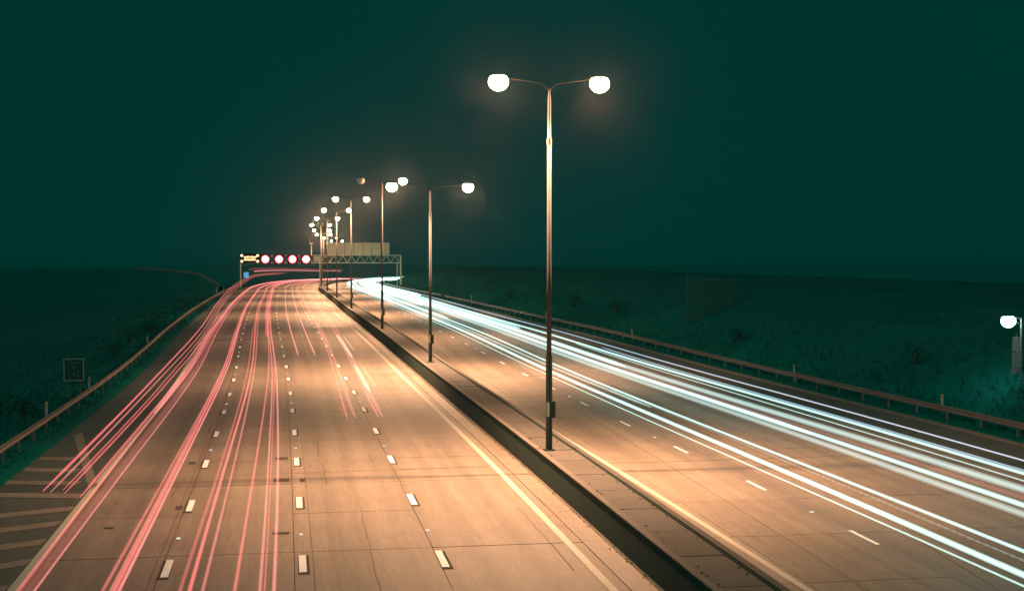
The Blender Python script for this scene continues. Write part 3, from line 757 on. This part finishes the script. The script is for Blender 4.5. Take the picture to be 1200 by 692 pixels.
T = [
 ([(-5.0, 28), (-4.94, 38), (-5.26, 93)], 3.5, .035, RED, .62, 29, 460, 'high red light trail, outermost left of the four thin parallel ones'),
 ([(-4.98, 30), (-4.95, 38), (-5.15, 97)], 3.3, .028, PINK, .42, 30, 430, 'high red light trail, second from the left of the four thin parallel ones'),
 ([(-4.83, 30), (-4.63, 38), (-4.97, 97)], 3.3, .026, RED, .42, 30.2, 420, 'high red light trail, third from the left of the four thin parallel ones'),
 ([(-4.89, 31), (-4.74, 40), (-4.89, 100)], 3.1, .03, RED, .46, 31, 440, 'high red light trail, innermost of the four thin parallel ones'),
 ([(-5.97, 32), (-6.03, 40), (-6.13, 55), (-5.6, 138)], .8, .05, RED, .40, 20, FY, 'red tail light trail hugging the left solid line, outer edge of its band'),
 ([(-5.78, 32), (-5.82, 40), (-5.8, 55), (-5.4, 138)], .8, .13, RED, .10, 20, FY, 'broad faint red light trail in the middle of the band along the left solid line'),
 ([(-5.61, 32), (-5.67, 40), (-5.55, 55), (-5.27, 138)], .8, .035, PINK, .40, 20, FY, 'thin pinkish light trail at the inner edge of the band along the left solid line'),
 ([(-6.41, 43.5), (-6.36, 55), (-5.93, 138)], .8, .05, RED, .50, 43.5, FY, 'red tail light trail that ends abruptly on the left solid line by the hatching'),
 ([(-6.2, 60), (-5.75, 138)], .8, .09, PINK, .46, 66, FY, 'bright thick pink trail merging with the left solid line trails farther up'),
 ([(-4.14, 31.5), (-4.04, 47), (-4.07, 55), (-3.69, 138)], .8, .045, RED, .36, 20, FY, 'red trail on the right side of the first lane, leftmost of its four strands'),
 ([(-4.02, 31.5), (-3.95, 47), (-3.97, 55), (-3.62, 138)], .8, .03, PINK, .30, 20, FY, 'thin pink trail on the right side of the first lane, second of its four strands'),
 ([(-3.90, 31.5), (-3.85, 47), (-3.86, 55), (-3.56, 138)], .8, .06, RED, .55, 20, FY, 'thick red trail on the right side of the first lane, third of its four strands'),
 ([(-3.76, 31.5), (-3.74, 47), (-3.73, 55), (-3.44, 138)], .8, .04, PINK, .60, 20, FY, 'bright pink trail on the right side of the first lane, rightmost of its strands'),
 ([(-2.47, 31.2), (-2.45, 46.5), (-2.35, 55), (-2.11, 138)], .8, .05, RED, .26, 20, FY, 'faint red trail in the second lane, leftmost of three starting beside the lane dashes'),
 ([(-2.19, 31.2), (-2.23, 46.5), (-2.14, 55), (-1.94, 138)], .8, .05, RED, .62, 20, FY, 'strong red trail in the second lane, middle of three beside the lane dashes'),
 ([(-1.96, 31.2), (-1.91, 46.5), (-1.87, 55), (-1.77, 138)], .8, .045, PINK, .34, 20, FY, 'pale red trail in the second lane, rightmost of three beside the lane dashes'),
 ([(-1.22, 31), (-1.14, 46.5), (-1.11, 54.5), (-.77, 138)], .8, .045, RED, .42, 20, FY, 'single red trail down the middle of the second lane'),
 ([(-.65, 31), (-.72, 46.5), (-.77, 54.5), (-.69, 138)], .8, .045, PINK, .40, 20, FY, 'pink trail on the right of the second lane, left strand of the close pair'),
 ([(-.54, 31), (-.55, 46.5), (-.61, 54.5), (-.61, 138)], .8, .025, RED, .34, 20, FY, 'very thin red trail between two pink ones on the right of the second lane'),
 ([(-.38, 31), (-.38, 46.5), (-.43, 54.5), (-.52, 138)], .8, .05, PINK, .48, 20, FY, 'pink trail nearest the second row of lane dashes'),
 ([(-.93, 116), (-.93, 227)], 1.0, .14, RED, .30, 117, 420, 'short thick red trail starting far up the second lane'),
 ([(1.18, 100), (1.5, 180), (1.83, 273)], .8, .055, PINK, .62, 100, FY, 'pink trail ending beside the second row of dashes, left of its pair'),
 ([(2.43, 100), (2.8, 180), (3.13, 273)], .8, .055, PINK, .62, 100, FY, 'pink trail in the third lane, right of its pair'),
 ([(1.8, 96), (2.35, 144)], .8, .05, WARM, .07, 96, 170, 'faint greyish streak between the pair of pink trails in the third lane'),
 ([(2.65, 62), (3.65, 113), (4.15, 150), (4.2, 400)], .8, .07, RED, .30, 62, FY, 'wide red trail ending in the third lane, its left strand'),
 ([(2.97, 62), (3.93, 113), (4.35, 150), (4.4, 400)], .8, .09, PINK, .22, 62.5, FY, 'wide soft pink trail ending in the third lane, its right strand'),
 ([(4.03, 62.5), (5.0, 113), (5.55, 150), (5.6, 400)], .8, .06, RED, .32, 62.5, FY, 'wide red trail crossing into the fourth lane, its left strand'),
 ([(4.3, 62.8), (5.22, 113), (5.8, 150), (5.85, 400)], .8, .09, PINK, .25, 62.8, FY, 'wide soft pink trail crossing into the fourth lane, its right strand'),
 ([(4.58, 75.5), (5.2, 115)], .7, .10, WARM, .45, 75.5, 93, 'short bright cream streak inside the fourth lane trail, nearer one'),
 ([(4.7, 75.5), (5.2, 115)], .7, .10, WARM, .45, 99, 122, 'short bright cream streak inside the fourth lane trail, farther one'),
 ([(5.62, 106), (5.8, 120)], .6, .04, WARM, .35, 105.5, 122, 'small cream streak right of the fourth lane trail, farther one'),
 ([(5.14, 78.5), (5.42, 93)], .6, .04, WARM, .22, 79, 94, 'small cream streak right of the fourth lane trail, nearer one'),
 ([(-5.0, 307)], 4.3, .16, PINK, .45, 307, 640, 'high pink streak under the lane signals with a bright blunt left end'),
 ([(-5.0, 255)], 4.9, .12, RED, .16, 262, 640, 'faint topmost red streak passing under the gantry'),
]
for p, h, rd, col, st, y0, y1, lab in T: trail(p, h, rd * .86, col, st * .37, y0, y1, lab, grow=.12)
TW = [
 ([(16.87, 29), (16.66, 38.5), (16.33, 53), (16.48, 83.5), (16.4, 97)], .65, .035, WHT, .75, 20, FY, 'thin white headlight trail nearest the median, lowest of all'),
 ([(17.44, 30), (17.31, 40), (17.08, 53), (17.04, 86), (17.21, 101)], .65, .095, WHT, 1.1, 20, FY, 'thick white headlight trail, second from the median'),
 ([(18.3, 32), (18.07, 42), (18.12, 55), (18.0, 100)], .65, .06, GREY, .30, 20, 75, 'faint broken streak between the thick trail and the third white trail'),
 ([(18.88, 33), (18.61, 43), (18.32, 53), (18.39, 93), (18.5, 108)], .65, .06, WHT, .95, 20, FY, 'crisp white headlight trail, upper one of the lower bundle'),
 ([(18.0, 60), (17.8, 110)], .65, .07, WHT, .45, 66, FY, 'white headlight trail filling the lower bundle farther up the road'),
 ([(21.5, 37), (21.25, 49), (21.3, 59), (20.38, 119)], .65, .13, GREY, .50, 20, FY, 'broad grey white trail along the lower edge of the upper bundle'),
 ([(22.2, 39), (21.95, 51), (21.95, 61), (21.3, 126)], .65, .10, WHT, .95, 20, FY, 'bright white trail second from the lower edge of the upper bundle'),
 ([(22.9, 41), (22.5, 53), (22.4, 64), (21.9, 130)], .65, .10, PINK, .12, 20, 160, 'dull pinkish band in the middle of the upper bundle'),
 ([(22.0, 60), (21.2, 119)], .65, .15, WHT, .40, 55, FY, 'broad pale trail thickening the upper bundle from mid distance'),
 ([(23.75, 42), (23.3, 54), (23.15, 64), (22.3, 130)], .65, .15, GREY, .60, 20, FY, 'widest pale headlight trail in the middle of the upper bundle'),
 ([(24.63, 43), (24.17, 56), (24.4, 67), (24.04, 110)], .65, .035, WHT, .60, 20, 110, 'thin white trail that starts abruptly beyond the nearest lamp column'),
 ([(25.4, 44), (25.2, 58), (25.2, 70), (23.86, 138)], .65, .075, WHT, 1.0, 20, FY, 'bright white trail, second from the right verge'),
 ([(25.75, 44), (25.55, 58), (25.6, 70), (25.2, 104)], .65, .045, BLU, .50, 20, 106, 'bluish trail above the bright one near the right verge, starting beyond the nearest column'),
 ([(26.1, 44), (25.9, 60), (25.6, 90)], .9, .03, ORG, .32, 20, 95, 'thin orange trail between the white ones near the right verge'),
 ([(26.94, 47), (26.8, 62), (26.9, 74), (25.49, 147)], .65, .045, BLU, .62, 20, FY, 'pale blue outermost headlight trail along the right shoulder'),
 ([(22.9, 90), (22.3, 130), (21.8, 300)], .65, .16, WHT, .55, 90, FY, 'wide white trail building up the glare before the gantry'),
 ([(23.3, 110), (23.0, 200)], .65, .18, WHT, .55, 130, FY, 'far wide white trail on the outer side of the glare under the gantry'),
 ([(24.9, 235), (24, 400)], .65, .16, WHT, 1.2, 236, 700, 'white trail with a blunt end beside the gap in the right barrier'),
 ([(18.9, 150), (18.6, 400)], .65, .14, WHT, .6, 150, 700, 'far white trail on the inner side of the glare under the gantry'),
 ([(20.3, 190), (20.2, 400)], .65, .16, WHT, .7, 190, 720, 'far white trail in the centre of the glare under the gantry'),
 ([(17.4, 210), (16.8, 400)], .65, .14, WHT, .9, 200, 720, 'far white trail next to the median in the glare under the gantry'),
 ([(21.2, 230), (20.8, 400)], 1.1, .18, WHT, .8, 240, 740, 'raised far white trail on top of the glare under the gantry'),
]
for p, h, rd, col, st, y0, y1, lab in TW: trail(p, h, rd * .66, col, st * .33, y0, y1, lab, red=False, grow=.5, beads='broken' in lab)

# ------------------------------------------------------------------ added haze, there for a faint halo round the lamps
hz = MB().box((0, 1350, 2.6), (6200, 4600, 36)).build('haze', bpy.data.materials.new('halo_haze'))
hm = hz.data.materials[0]; hm.use_nodes = True
hn = hm.node_tree; hn.nodes.remove(hn.nodes['Principled BSDF'])
pv = hn.nodes.new('ShaderNodeVolumePrincipled')
pv.inputs['Color'].default_value = (.95, .97, .96, 1); pv.inputs['Density'].default_value = HAZE; pv.inputs['Anisotropy'].default_value = .965
hn.links.new(pv.outputs[0], hn.nodes['Material Output'].inputs['Volume'])
try: hm.cycles.homogeneous_volume = True
except Exception: pass
tag(hz, kind='stuff')
hz['label'] = 'thin added haze over the whole motorway, giving the lamps a halo'; hz['category'] = 'haze'
